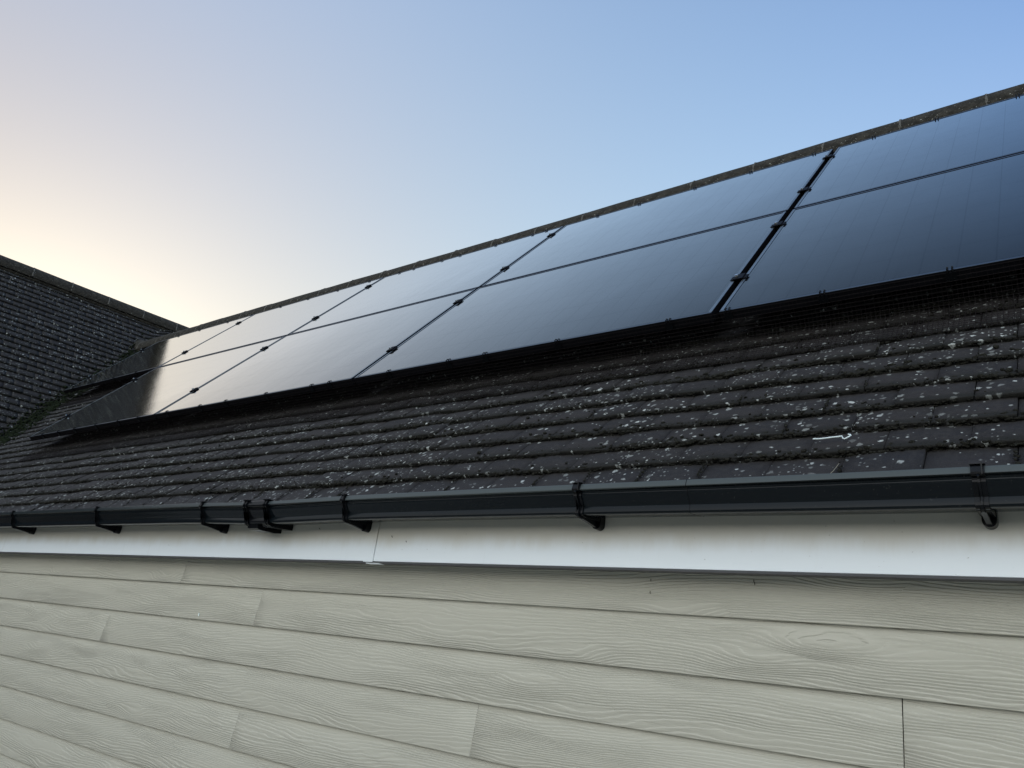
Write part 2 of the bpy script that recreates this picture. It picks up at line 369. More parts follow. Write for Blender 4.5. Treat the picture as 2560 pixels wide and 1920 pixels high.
def tile_field(fn, a0, a1, rows, phase, keep, seed, width=.165, gap=.0012, rough=1.0, thick=.0135, camber=.0016):
    """plain tiles: fn(a,s,n) with s measured upslope, rows = front-edge positions"""
    rng = np.random.default_rng(seed); Vs = []; Fs = []; U1 = []; U2 = []; base = 0; K = 6
    for ri, s0 in enumerate(rows):
        ph = phase + (width / 2 if ri % 2 else 0)
        k0 = math.floor((a0 - ph) / width); k1 = math.ceil((a1 - ph) / width)
        for k in range(k0, k1):
            x0 = ph + k * width + gap + rng.uniform(-.6, .6) * gap; x1 = ph + (k + 1) * width - gap + rng.uniform(-.6, .6) * gap
            if not keep((x0 + x1) / 2, s0 + .05): continue
            r = rng.random(); ds = rng.normal(0, .0014); dn = abs(rng.normal(0, .0012)); tl = rng.normal(0, .0022) * rough; sk = rng.normal(0, .0018) * rough; ds *= rough; dn *= rough
            if rng.random() < .04: dn += .005
            xs = np.linspace(x0, x1, K); uu = np.linspace(-1, 1, K)
            camb = camber * (1 - uu ** 2)
            fr = s0 + ds + sk * uu + rng.normal(0, .0007, K)
            nt = dn + camb + tl * uu * .6
            LEN, sl = (.155, thick / .1) if not (seed == 1 and ri == 0) else (.2, thick / .163)
            prof = [(.001, -thick), (-.0006, -.003), (.0018, 0), (LEN * .5, -sl * LEN * .5 + .0006), (LEN, -sl * LEN), (LEN, -sl * LEN - .014)]
            V = []; u1 = []; u2 = []
            for (ps, pn) in prof:
                for j in range(K):
                    V.append(fn(xs[j], fr[j] + ps, nt[j] + pn)); u1.append((xs[j] + seed * 3.3, fr[j] + ps + pn * .5)); u2.append((r, max(ps, 0)))
            V = np.array([tuple(v) for v in V]); Q = []
            P = len(prof)
            for p in range(P - 1):
                for j in range(K - 1): Q.append((p * K + j, p * K + j + 1, (p + 1) * K + j + 1, (p + 1) * K + j))
            for j in (0, K - 1):
                q1 = [0, 1, 2, 3]; q2 = [0, 3, 4, 5]
                for q in (q1, q2):
                    qq = [p * K + j for p in q]; Q.append(tuple(qq if j == 0 else qq[::-1]))
            Vs.append(V); Fs.append(np.array(Q) + base); base += len(V); U1 += u1; U2 += u2
    return np.vstack(Vs), np.vstack(Fs), np.array(U1), np.array(U2)

# ------------------------------------------------------------------ ground
def mat_ground():
    t = NT('paving_and_lawn'); o = t.obj(); sp = t.nd('ShaderNodeSeparateXYZ', i_0=o)
    n = t.noise(o, 3, 5); n2 = t.noise(o, 60, 4, .7)
    br = t.nd('ShaderNodeTexBrick', i_Vector=o); br.inputs['Scale'].default_value = 2.0
    br.inputs['Color1'].default_value = (.60, .55, .46, 1); br.inputs['Color2'].default_value = (.68, .63, .54, 1); br.inputs['Mortar'].default_value = (.10, .09, .08, 1); br.inputs['Mortar Size'].default_value = .012
    g = t.mix(n2, (.03, .05, .015), (.07, .10, .03))
    c = t.mix(t.ramp(sp.outputs[1], -5.2, -5.1), g, br.outputs[0])
    return t.set(base=c, rough=.85, normal=t.bump(n2, .4, .01))
M['ground'] = mat_ground()
g = MB(); g.add([(-400, -400, 0), (400, -400, 0), (400, 400, 0), (-400, 400, 0)], [(0, 1, 2, 3)])
tag(g.build('ground', M['ground']), kind='structure')

# ------------------------------------------------------------------ house
house = tag(empty('house', (0, 0, 0)), 'beige wood-grain clad house with white fascia and dark mossy tile roof', 'house')
YW = -.380; XL, XR = -4.6, 6.2; YF = -.472
ZL = [-1.2126 + (z_ + 1.2126) * .881 for z_ in (-.835, -.987, -1.137, -1.288, -1.439, -1.59, -1.74, -1.891, -2.041, -2.191, -2.341, -2.491, -2.641, -2.79, -2.94)]
joints = {0: [-.711, 2.889], 1: [-.091, 3.509], 2: [-1.29, 2.316], 3: [-2.481, 1.119, 4.72], 4: [-.059, 3.54], 5: [2.98], 6: [1.7], 7: [-.4, 3.2], 8: [-1.3, 2.3], 9: [.5, 4.1], 10: [-.9, 2.7], 11: [-2, 1.6], 12: [0.1, 3.7], 13: [1.0]}
joints = {k: [2.731 + (x_ - 2.731) * .881 for x_ in v] for k, v in joints.items()}
Vs = []; Fs = []; U1 = []; U2 = []
prng = np.random.default_rng(5)
def k_dark(x): return 2.0 < x < 2.6
for i in range(len(ZL) - 1):
    zt, zb = ZL[i] + ZG, ZL[i + 1] + ZG; js = [XL] + joints.get(i, []) + [XR]
    js = sorted(js)
    for a, b in zip(js[:-1], js[1:]):
        gj = .0011 if k_dark(a) else .0005; a += gj; b -= .0011 if k_dark(b) else .0005; r = prng.random(); b0 = len(Vs)
        N = 40
        prof = [(0, zt + .024), (-.0140, zb + .0012), (-.0130, zb), (-.0085, zb), (-.0075, zb + .011)]
        for q in range(N + 1):
            x = a + (b - a) * q / N; wv = .0007 * math.sin(x * 1.7 + i * 2.1) + .0004 * math.sin(x * 5.1 + i)
            for (py, pz) in prof:
                Vs.append((x, YW + py + wv, pz)); U1.append((x, pz + py)); U2.append((r, 0))
        P = len(prof)
        for q in range(N):
            for k in range(P - 1): Fs.append((b0 + q * P + k, b0 + q * P + k + 1, b0 + (q + 1) * P + k + 1, b0 + (q + 1) * P + k))
        Fs.append((b0 + 0, b0 + 4, b0 + 3, b0 + 1)); e = b0 + N * P; Fs.append((e + 0, e + 1, e + 3, e + 4))
np_mesh('cladding', np.array(Vs), np.array(Fs), M['siding'], house, {'metres': np.array(U1), 'plank': np.array(U2)})
b = MB()
ident = lambda x, y, z: (x, y, z + ZG)
b.box(ident, XL, XR, YW + .012, 3.8, -ZG + .004, -.80)
b.build('wall_core', M['brick'], house)
# soffit
b = MB(); b.box(ident, XL, XR, YF + .0182, YW + .002, -.872, -.862); b.build('soffit', M['soffit'], house)
# fascia boards
def fascia_obj(x0, x1):
    f = MB(); f.box(ident, x0, x1, YF, YF + .018, -.921, -.735)
    o = f.build('fascia_board', M['fascia'], house, bevel=.0012)
    g_ = MB(); g_.box(ident, x0, x1, YF + .0012, YF + .03, -.9265, -.9212); g_.build('drip_edge', M['drip'], o)
    return o
fascia_obj(XL, .888); fascia_obj(.8895, XR)
f = MB(); f.box(ident, .846, .8878, YF - .0022, YF - .0002, -.9235, -.80); f.box(ident, .860, .92, YF - .0022, YF + .02, -.9285, -.9268)
f.build('joint_trim', M['fascia'], house)
# little things caught in cobwebs on the fascia
for (x, z, a, L) in ((.60, -.818, -.6, .011), (.955, -.845, -.9, .008), (.065, -.83, 1.5, .008), (1.02, -.86, -.9, .006)):
    q = MB(); q.tube([(x - L * math.cos(a) / 2, YF - .002, ZG + z - L * math.sin(a) / 2), (x, YF - .003, ZG + z + .0015), (x + L * math.cos(a) / 2, YF - .002, ZG + z + L * math.sin(a) / 2)], [.0006, .0012, .0005], 5)
    tag(q.build('debris', M['dirt'], house), 'tiny dark speck of debris caught on the fascia')

q = MB(); q.box(ident, -.113, -.1075, YW - .0150, YW - .0132, -1.134, -1.122); q.build('paint_chip', M['tie'], house)
for (x, z) in ((2.068, -.9300), (2.070, -.9355), (1.808, -.936), (1.808, -.9655)):
    q = MB(); q.tube([(x, YW - .011, ZG + z - .0035), (x + .0012, YW - .014, ZG + z), (x - .0005, YW - .011, ZG + z + .0035)], [.0006, .0012, .0005], 5)
    tag(q.build('debris', M['dirt'], house), 'tiny dark speck of debris stuck to the cladding below the fascia')
# --- roof
roof_rows = [-.900] + [-.737 + .1003 * k for k in range(34)]
def keep_main(x, s):
    p = RP(x, s, ND); return h_wing(p.x, p.y) < h_main(p.x, p.y) + .10
V, F, A, B = tile_field(lambda a, s, n: RP(a, s, n + ND), -7.4, XR + .05, roof_rows, 2.438 - .165 * 3, keep_main, 1)
V = valley_lift(V)
roof = np_mesh('roof', V, F, M['tile'], house, {'metres': A, 'tile': B})
wing_rows = [.06 + .1003 * k for k in range(43)]           # measured down from the ridge
WLEN = 4.40
wr = [WLEN - .1003 * k for k in range(44)]
def keep_wing(e, sd):
    p = WP(e, WLEN - sd, 0); return h_main(p.x, p.y) < h_wing(p.x, p.y) + .10 or p.y > APEX.y
V, F, A, B = tile_field(lambda a, s, n: WP(a, WLEN - s, n), -6.9, 3.4, [.1003 * k for k in range(43)], .05, keep_wing, 2, gap=.0003, rough=.45, thick=.019, camber=.0003)
V = valley_lift(V)
F = F[:, ::-1]
np_mesh('wing_roof', V, F, M['tile'], house, {'metres': A, 'tile': B})
# underlay + hidden faces of both roofs
b = MB()
b.add([RP(-7.2, APEX_S, ND - .05), RP(-4.0, -.86, ND - .05), RP(XR, -.86, ND - .05), RP(XR, APEX_S, ND - .05)], [(0, 1, 2, 3)])
yb = 2 * APEX.y + .4
za = RP(0, APEX_S, ND - .045).z
b.add([(-7.2, APEX.y, za), (XR, APEX.y, za), (XR, yb, ZG - .75), (-7.2, yb, ZG - .75)], [(0, 1, 2, 3)])
b.add([(XR, -.45, ZG - .80), (XR, APEX.y, za - .01), (XR, yb, ZG - .80)], [(0, 1, 2)])
b.build('roof_underlay', M['felt'], house, fixn=False)
b = MB()
b.add([WP(-6.9, 0, -.05), WP(3.4, 0, -.05), WP(3.4, 2.2, -.05), WP(1.6, WLEN - .1, -.05), WP(-6.9, WLEN - .1, -.05)], [(0, 1, 2, 3, 4)])
def WPm(e, s): p = WP(e, 0, -.05); q = WP(e, s, -.05); return (2 * p.x - q.x + .0, 2 * p.y - q.y, q.z)
b.add([WP(-6.9, 0, -.05), WP(3.4, 0, -.05), WPm(3.4, WLEN), WPm(-6.9, WLEN)], [(0, 1, 2, 3)])
b.build('wing_underlay', M['felt'], house, fixn=False)
b = MB()
c0 = WP(-6.6, WLEN - .45, 0); c1 = WP(3.2, WLEN - .45, 0); c2 = WPm(3.2, WLEN - .45); c3 = WPm(-6.6, WLEN - .45)
zt = c0.z - .05
b.add([(p[0], p[1], z) for z in (.002, zt) for p in (c0, c1, c2, c3)], [(0, 1, 5, 4), (1, 2, 6, 5), (2, 3, 7, 6), (3, 0, 4, 7)])
b.add([(c0[0], c0[1], zt + .002), tuple(WP(-6.6, 0, -.09)), (c3[0], c3[1], zt + .002)], [(0, 1, 2)])
b.build('wing_wall', M['brick'], house, fixn=False)

# --- ridge tiles: half-round, one object each
def ridge_tile(p0, p1, rad, parent, lift0, lift1, rng):
    d = (p1 - p0).normalized(); side = d.cross(Vector((0, 0, 1))).normalized(); up = side.cross(d)
    q = MB(); N = 14; L = 6; vs = []
    for shell in (0, 1):
        for i in range(L + 1):
            t_ = i / L; c = p0.lerp(p1, t_); c = c + up * (lift0 * (1 - t_) + lift1 * t_)
            for k in range(N + 1):
                a = R(-14) + (math.pi + R(28)) * k / N
                r_ = rad * (1 + .006 * math.sin(7 * a + 3 * t_ + p0.x * 9)) - (.014 if shell else 0)
                vs.append(c + r_ * (math.cos(a) * side + math.sin(a) * up))
    W1 = (L + 1) * (N + 1); fs = []
    for s_ in (0, 1):
        for i in range(L):
            for k in range(N):
                a = s_ * W1 + i * (N + 1) + k; fs.append((a, a + 1, a + N + 2, a + N + 1))
    for k in range(N):
        fs.append((k, k + 1, W1 + k + 1, W1 + k)); e = L * (N + 1); fs.append((e + k, e + k + 1, W1 + e + k + 1, W1 + e + k))
    for i in range(L):
        for k in (0, N):
            a = i * (N + 1) + k; fs.append((a, a + N + 1, W1 + a + N + 1, W1 + a))
    q.add(vs, fs)
    mid = (p0 + p1) / 2
    o = q.build('ridge_tile', M['ridge'], parent, loc=mid, smooth=True); o['group'] = 'ridge tiles'
def mortar_joint(p, d, rad, parent):
    side = d.cross(Vector((0, 0, 1))).normalized(); up = side.cross(d); q = MB()
    pts = [p + rad * (math.cos(a) * side + math.sin(a) * up) for a in np.linspace(R(-8), R(188), 22)]
    pts = [v + Vector((random.uniform(-.002, .002), random.uniform(-.001, .001), random.uniform(-.001, .001))) for v in pts]
    q.tube(pts, [random.uniform(.003, .010) for _ in pts], 6)
    o = q.build('ridge_joint', M['mortar'], parent, smooth=True); o['group'] = 'mortar joints between ridge tiles'
rr = random.Random(3); RC = Vector((0, APEX.y, APEX.z - .012))
def sag(x): return -.012 * math.exp(-((x + .2) / 2.2) ** 2)
x = 2.479 + .4133 * 9; X0 = -6.25
while x > X0:
    xn = x - .4133
    if xn < X0: xn = X0
    a = Vector((x - .003, RC.y, RC.z + sag(x))); c = Vector((xn + .003, RC.y, RC.z + sag(xn)))
    ridge_tile(c, a, .122, roof, rr.uniform(-.002, .002), rr.uniform(-.002, .003), rr)
    if xn > X0: mortar_joint(Vector((xn, RC.y, RC.z + sag(xn))), Vector((1, 0, 0)), .118, roof)
    x = xn
wing = bpy.data.objects['wing_roof']; e = -3.9 - .423 * 7
while e < 3.3:
    p0 = WP(e + .003, 0, 0) + Vector((0, 0, -.050)); p1 = WP(e + .42, 0, 0) + Vector((0, 0, -.050))
    ridge_tile(p0, p1, .122, wing, rr.uniform(-.002, .003), rr.uniform(-.002, .002), rr)
    mortar_joint(WP(e + .4215, 0, 0) + Vector((0, 0, -.050)), WE, .119, wing); e += .423
# bedding mortar below both sides of the ridge
def bed(fn, a0, a1, name, parent, sgn=1, step=.02):
    q = MB(); n = int((a1 - a0) / step); pts = []
    for i in range(n + 1): pts.append(fn(a0 + (a1 - a0) * i / n) + Vector((0, 0, random.uniform(-.004, .004))))
    q.tube(pts, [random.uniform(.012, .020) for _ in pts], 6); q.build(name, M['ridge'], parent, smooth=True)
bed(lambda a: RP(a, APEX_S - .155, ND + .004) + Vector((0, 0, sag(a))), -6.2, 6.0, 'ridge_bedding', roof)
bed(lambda a: WP(a, .13, .004), -6.8, 3.3, 'ridge_bedding', wing)
# lump of mortar where the main ridge dies into the wing
q = MB(); mp = Vector((-6.22, APEX.y, APEX.z + .05))
q.tube([mp + Vector((-.16, 0, -.0)), mp + Vector((0, 0, -.055)), mp + Vector((.12, 0, -.06)), mp + Vector((.2, 0, -.06))], [.11, .12, .118, .09], 14)
q.build('ridge_end_mortar', M['ridge'], roof, smooth=True)

# --- gutter with brackets and a union
G0 = (-.600, -.744)
gp_out = [(-.592, -.7420), (-.5965, -.7428), (-.5970, -.7432), (-.6018, -.7562), (-.6018, -.7570), (-.5985, -.7590), (-.592, -.7605), (-.5905, -.7660), (-.5925, -.7690), (-.5900, -.7720), (-.585, -.779), (-.580, -.787), (-.5745, -.7935), (-.5755, -.7965), (-.5785, -.8090), (-.5760, -.8125), (-.566, -.8135), (-.505, -.806), (-.487, -.797), (-.483, -.79), (-.483, -.735)]
def offset(prof, d):
    out = []
    for i, (y, z) in enumerate(prof):
        a = prof[max(i - 1, 0)]; c = prof[min(i + 1, len(prof) - 1)]
        ty, tz = c[0] - a[0], c[1] - a[1]; L = math.hypot(ty, tz); out.append((y + tz / L * d, z - ty / L * d))
    return out
def smoothprof(p, it=2):
    for _ in range(it):
        q = [p[0]]
        for a, c in zip(p[:-1], p[1:]):
            q += [(a[0] * .75 + c[0] * .25, a[1] * .75 + c[1] * .25), (a[0] * .25 + c[0] * .75, a[1] * .25 + c[1] * .75)]
        p = q + [p[-1]]
    return p
gs = smoothprof(gp_out, 1)
def gdrop(x):                              # the run settles a little at the union
    return -.0075 * math.exp(-((x - .42) / .30) ** 2) - .003 * math.exp(-((x - 2.4) / .5) ** 2)
gfn = lambda x, y, z: (x, y, z + ZG + gdrop(x))
gg = MB(); ins = offset(gs, -.0022)
gg.extrude(gs + ins[::-1], XL, XR, n=110, fn=gfn)
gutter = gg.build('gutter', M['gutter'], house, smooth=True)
# rolled top lip, paler than the dark body: sky reflection painted in the material
def strap(x0, x1, d, prof, name, parent, mat, extra=None, bev=.0012):
    q = MB(); o1 = offset(prof, d); i1 = offset(prof, .0008)
    q.extrude(o1 + i1[::-1], x0, x1, fn=gfn)
    if extra: extra(q)
    return q.build(name, mat, parent, loc=Vector(((x0 + x1) / 2, -.55, ZG - .78)), bevel=bev)
def bracket(xc):
    def ex(q):
        # clip over the front lip
        q.box(gfn, xc - .0125, xc + .0125, -.6035, -.592, -.7405, -.7390)
        q.box(gfn, xc + .006, xc + .0085, -.6068, -.596, -.7600, -.7385)
        # raised rib down the face
        rib = offset(gs[8:-6], .009); inn = offset(gs[8:-6], .003)
        q.extrude(rib + inn[::-1], xc - .0015, xc + .0025, fn=gfn)
        # arm under the gutter back to the fascia
        arm = [(-.579, -.806), (-.577, -.8165), (-.570, -.8215), (-.540, -.8235), (-.486, -.8290), (-.4735, -.8290), (-.4735, -.795), (-.49, -.802), (-.566, -.811)]
        q.extrude(arm, xc - .0045, xc + .0045, fn=gfn)
        q.extrude([(-.572, -.8150), (-.566, -.8180), (-.480, -.8120), (-.480, -.8020)], xc - .0115, xc + .0115, fn=gfn)
        # foot screwed to the board, round at its lower end
        pl = [(xc + .0125 * math.cos(a), -.8185 + .0125 * math.sin(a)) for a in np.linspace(math.pi, 2 * math.pi, 10)] + [(xc + .0125, -.79), (xc - .0125, -.79)]
        vs = [gfn(px, y, pz) for y in (-.496, -.4728) for px, pz in pl]; n = len(pl)
        q.add(vs, [tuple(range(n)), tuple(reversed(range(n, 2 * n)))] + [(k, (k + 1) % n, n + (k + 1) % n, n + k) for k in range(n)])
    o = strap(xc - .011, xc + .011, .0035, gs, 'gutter_bracket', gutter, M['bracket'], ex)
    o['group'] = 'gutter brackets along the run'
for xc in (-3.4, -2.5, -1.646, -.767, .054, .842, 1.700, 2.553, 3.4, 4.25, 5.1): bracket(xc)
def union_extra(q):
    for xr in (.338, .452):
        q.box(gfn, xr - .012, xr + .002, -.609, -.586, -.7405, -.7370); q.box(gfn, xr + .006, xr + .014, -.609, -.586, -.7405, -.7370)
        rib = offset(gs, .0085); inn = offset(gs, .002); q.extrude(rib + inn[::-1], xr - .009, xr - .003, fn=gfn); q.extrude(rib + inn[::-1], xr + .003, xr + .009, fn=gfn)
    arm = [(-.577, -.8120), (-.574, -.8290), (-.562, -.8330), (-.500, -.8310), (-.4735, -.8260), (-.4735, -.795), (-.49, -.800)]
    q.extrude(arm, .338, .395, fn=gfn)
    q.extrude([(-.576, -.8120), (-.566, -.8230), (-.4735, -.816), (-.4735, -.80)], .415, .455, fn=gfn)
strap(.33, .46, .0035, gs, 'gutter_union', gutter, M['bracket'], union_extra)
# slight join mark of two lengths on the right
strap(1.988, 1.9892, .0006, gs, 'gutter_seam', gutter, M['bracket'], bev=0)

# ------------------------------------------------------------------ solar panels
PW, PH, GAP = 1.7517, 1.134, .020
CX = {-3: -3 * (PW + GAP) + GAP / 2, -2: -2 * (PW + GAP) + GAP / 2, -1: -(PW + GAP) + GAP / 2, 0: GAP / 2, 1: 1.7895}
ROWS = [0.0, PH + GAP]
def make_panel():
    root = empty('solar_panel', RP(0, 0, 0)); LP = .0125
    q = MB()
    fn = RP
    # frame: four members, mitred look; hollow below
    q.box(fn, 0, PW, 0, LP, -.034, 0); q.box(fn, 0, PW, PH - LP, PH, -.034, 0)
    q.box(fn, 0, LP, LP + .0001, PH - LP - .0001, -.034, 0); q.box(fn, PW - LP, PW, LP + .0001, PH - LP - .0001, -.034, 0)
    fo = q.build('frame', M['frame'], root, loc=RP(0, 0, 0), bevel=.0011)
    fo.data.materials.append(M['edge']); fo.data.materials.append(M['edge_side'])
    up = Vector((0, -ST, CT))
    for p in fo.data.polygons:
        if p.normal.dot(up) > .9: p.material_index = 2 if p.index >= 12 else 1  # lighter top faces, side members most, carry the painted reflection
    q = MB()
    q.box(fn, LP - .001, PW - LP + .001, LP - .001, PH - LP + .001, -.008, -.0018)
    o = q.build('glass', M['glass'], root, loc=RP(0, 0, 0))
    me = o.data; uvl = me.uv_layers.new(name='metres')
    for lp in me.loops:
        v = me.vertices[lp.vertex_index].co; s_ = v.y * CT + v.z * ST
        uvl.data[lp.index].uv = (v.x - PW / 2, s_ - PH / 2)
    q = MB(); q.box(fn, PW * .42, PW * .58, PH - .12, PH - .03, -.030, -.010); q.build('junction_box', M['bracket'], root, loc=RP(0, 0, 0))
    return root
def copy_tree(o, parent=None):
    c = o.copy(); COL.objects.link(c)
    if parent is not None: c.parent = parent
    for ch in o.children: copy_tree(ch, c)
    return c
proto = make_panel(); panels = {}
plabels = {
 (-3, 1): 'far left black solar panel of the upper row, with no panel below it',
 (-2, 1): 'second black solar panel from the left in the upper row, cream sky mirrored in it',
 (-1, 1): 'third black solar panel from the left in the upper row, pale lilac sky reflection',
 (0, 1): 'upper black solar panel just left of the wide gap, under the ridge tiles',
 (1, 1): 'upper black solar panel right of the wide gap, just under the ridge',
 (-2, 0): 'far left black solar panel of the lower row, half dark, half bright sky reflection',
 (-1, 0): 'second black solar panel from the left in the lower row, evenly pale reflection',
 (0, 0): 'lower black solar panel just left of the wide gap, large blue grey reflection',
 (1, 0): 'lower black solar panel right of the wide gap, darkest blue of all'}
first = True
tilt = {(-3, 1): (.0, .0), (-2, 1): (.001, 0), (0, 0): (.0, -.001), (1, 0): (.001, .0008), (1, 1): (-.0006, .001), (-1, 0): (.0008, 0)}
for (c, r_), lab in plabels.items():
    o = proto if first else copy_tree(proto); first = False
    o.location = RP(CX[c], ROWS[r_], 0)
    rx, rz = tilt.get((c, r_), (0, 0)); o.rotation_euler = (rx, rz, 0)
    tag(o, lab, 'solar panel', 'black solar panels in two rows on the roof'); panels[(c, r_)] = o
# clamps: children of the panel on their left
def clamp(xc, s, parent, wide):
    q = MB(); hw = .016 + wide / 2; fn = RP
    q.box(fn, xc - hw, xc + hw, s - .018, s + .018, .0006, .0046)
    q.box(fn, xc - .008 - wide * .35, xc + .008 + wide * .35, s - .024, s + .024, .0047, .0085)
    q.box(fn, xc - max(.004, wide * .35), xc + max(.004, wide * .35), s - .014, s + .014, -.036, .0005)
    o = q.build('clamp', M['frame'], parent, loc=RP(xc, s, 0), bevel=.001)
    bq = MB(); c = RP(xc - wide * .3, s, .0086); nrm = RP(0, 0, 1) - RP(0, 0, 0); u = Vector((1, 0, 0)); v = nrm.cross(u)
    vs = [c + nrm * h * .0075 + .0062 * (math.cos(a) * u + math.sin(a) * v) for h in (0, 1) for a in np.linspace(0, 2 * math.pi, 9)[:-1]]
    bq.add(vs, [tuple(range(8)), tuple(range(8, 16))] + [(k, (k + 1) % 8, 8 + (k + 1) % 8, 8 + k) for k in range(8)])
    bq.build('bolt', M['steel'], o, loc=c)
SS = [[.308, .92], [1.445, 2.075]]
bpy.context.view_layer.update()
for c, r_ in panels:
    for s in SS[r_]:
        if (c + 1, r_) in panels:
            wd = .020 if c != 0 else CX[1] - (CX[0] + PW)
            clamp(CX[c] + PW + wd / 2, s, panels[(c, r_)], wd)
        if c in (-3, -2) and (c - 1, r_) not in panels:
            clamp(CX[c] - .004, s, panels[(c, r_)], .006)
# rails and roof hooks below the panels
rl = {0: (-2 * (PW + GAP) - .03, CX[1] + PW + .05), 1: (-3 * (PW + GAP) - .03, CX[1] + PW + .05)}
rn = {(0, 0): 'lowest mounting rail under the lower panel row', (0, 1): 'mounting rail under the upper half of the lower panel row',
      (1, 0): 'mounting rail under the lower half of the upper panel row', (1, 1): 'topmost mounting rail near the ridge under the panels'}
for r_ in (0, 1):
    for j, s in enumerate(SS[r_]):
        t_ = tag(empty('mounting_rail', RP(rl[r_][0], s, -.06)), rn[(r_, j)], 'rail', 'mounting rails under the panels')
        q = MB(); q.box(RP, rl[r_][0], rl[r_][1], s - .017, s + .017, -.078, -.0365); q.build('rail', M['frame'], t_, loc=RP(rl[r_][0], s, -.06))
        x = rl[r_][0] + .25
        while x < rl[r_][1]:
            q = MB(); q.box(RP, x - .015, x + .015, s - .05, s - .018, -.113, -.045); q.box(RP, x - .015, x + .015, s - .13, s - .051, -.118, -.112)
            q.build('roof_hook', M['frame'], t_, loc=RP(x, s, -.1)); x += .9

# ------------------------------------------------------------------ wire mesh skirts
def mesh_skirt(name, label, path, a0, a1, clips, fn, pitch=.0127, r=.00085, vstep=1, clip_fn=None):
    """path: list of (s,n); fn(a,s,n) to world; wires along a and down the path"""
    t_ = tag(empty(name, fn((a0 + a1) / 2, *path[0])), label, 'wire mesh', 'wire mesh skirts round the panels'); q = MB(); rg = random.Random(int(abs(a0 * 100)))
    P = [Vector((s, n, 0)) for s, n in path]; seg = [(b_ - a_).length for a_, b_ in zip(P[:-1], P[1:])]; tot = sum(seg)
    def at(d):
        for i, L in enumerate(seg):
            if d <= L or i == len(seg) - 1: return P[i].lerp(P[i + 1], min(max(d / L, 0), 1))
            d -= L
    wav = lambda a: .0035 * math.sin(a * 5.3) + .002 * math.sin(a * 13.7 + 1)
    nd = int(tot / pitch)
    for j in range(nd + 1):
        p = at(j * pitch); k = (j / nd) ** 1.5; n_ = max(2, int((a1 - a0) / .12))
        pts = [fn(a0 + (a1 - a0) * i / n_, p.x + wav(a0 + (a1 - a0) * i / n_) * k + rg.uniform(-.0006, .0006), p.y + abs(wav(3 + a0 + (a1 - a0) * i / n_)) * k * .6) for i in range(n_ + 1)]
        q.tube(pts, r, 4, cap=False)
    na = int((a1 - a0) / pitch)
    ds = np.linspace(0, tot, 9)
    for i in range(0, na + 1, vstep):
        a = a0 + i * pitch; pts = []
        for d in ds:
            p = at(d); k = (d / tot) ** 1.5; pts.append(fn(a + rg.uniform(-.0004, .0004), p.x + wav(a) * k, p.y + abs(wav(3 + a)) * k * .6 + .0008))
        q.tube(pts, [float(.00026 + .00050 * min(1, (d / tot) * 1.6) ** 2) for d in ds], 4, cap=False)
    q.build('wire_mesh', M['wire'], t_, loc=t_.location, fixn=False)
    for (a, s) in clips:
        q = MB()
        for dx in (-.0062, .0062):
            q.tube([fn(a + dx, s - .006, -.018), fn(a + dx, s - .0075, -.002), fn(a + dx, s - .004, .0055), fn(a + dx, s + .003, .0065), fn(a + dx, s + .010, .0030)], .0026, 6)
        q.box(lambda x, y, z: fn(x, y, z), a - .014, a + .014, s - .0085, s - .0045, -.030, -.006)
        o = q.build('mesh_clip', M['bracket'], t_, loc=fn(a, s, 0)); o['group'] = 'clips holding the wire mesh'
    return t_
bclips = [-2.802, -2.502, -2.205, -1.955, -1.626, -1.276, -1.023, -.663, -.295, -.162, .242, .599, .797, 1.149, 1.608, 1.82, 2.119, 2.461, 2.65, 3.0, 3.35]
path = [(-.004, -.006), (-.010, -.050), (-.030, -.100), (-.050, -.1085), (-.105, -.1135), (-.165, -.1150)]
mesh_skirt('mesh_skirt', 'long black wire mesh skirt hanging from the lower panel row onto the tiles', path, -2 * (PW + GAP) + .02, CX[1] + PW, [(x, 0) for x in bclips] + [(-3.3, 0), (-3.05, 0)], RP)
fn2 = lambda a, s, n: RP(a, s + PH + GAP, n)
mesh_skirt('mesh_skirt', 'short black wire mesh skirt below the far left upper panel', path, -3 * (PW + GAP) + .02, -2 * (PW + GAP) - .02, [(-5.1, 0), (-4.7, 0), (-4.3, 0), (-3.9, 0)], fn2)
fnL = lambda a, s, n: RP(-2 * (PW + GAP) + GAP / 2 + s, a, n)
mesh_skirt('mesh_skirt', 'black wire mesh down the left side of the lower panel row', [(-.004, -.006), (-.008, -.05), (-.02, -.1)], .03, 1.1, [(.1, 0), (.328, 0), (.521, 0), (.828, 0), (1.068, 0)], fnL)
fnU = lambda a, s, n: RP(-3 * (PW + GAP) + GAP / 2 + s, a, n)
mesh_skirt('mesh_skirt', 'black wire mesh down the left side of the far left upper panel', [(-.004, -.006), (-.008, -.05), (-.02, -.1)], 1.2, 2.26, [(1.425, 0), (1.721, 0), (1.85, 0), (2.102, 0)], fnU)
top_y = 2 * PH + GAP
fnT = lambda a, s, n: RP(a, top_y - s, n)
tcl = [-4.9, -4.5, -4.0, -3.6, -3.15, -2.75, -2.35, -1.95, -1.60, -1.439, -1.136, -.953, -.607, -.275, -.156, .258, .568, .95, 1.30, 1.66, 1.97, 2.27, 2.62, 3.0]
mesh_skirt('mesh_skirt', 'black wire mesh between the top edge of the panels and the ridge tiles', [(-.004, -.006), (-.008, -.05), (-.02, -.1)], -3 * (PW + GAP) + .02, CX[1] + PW, [(x, 0) for x in tcl], fnT, vstep=2)

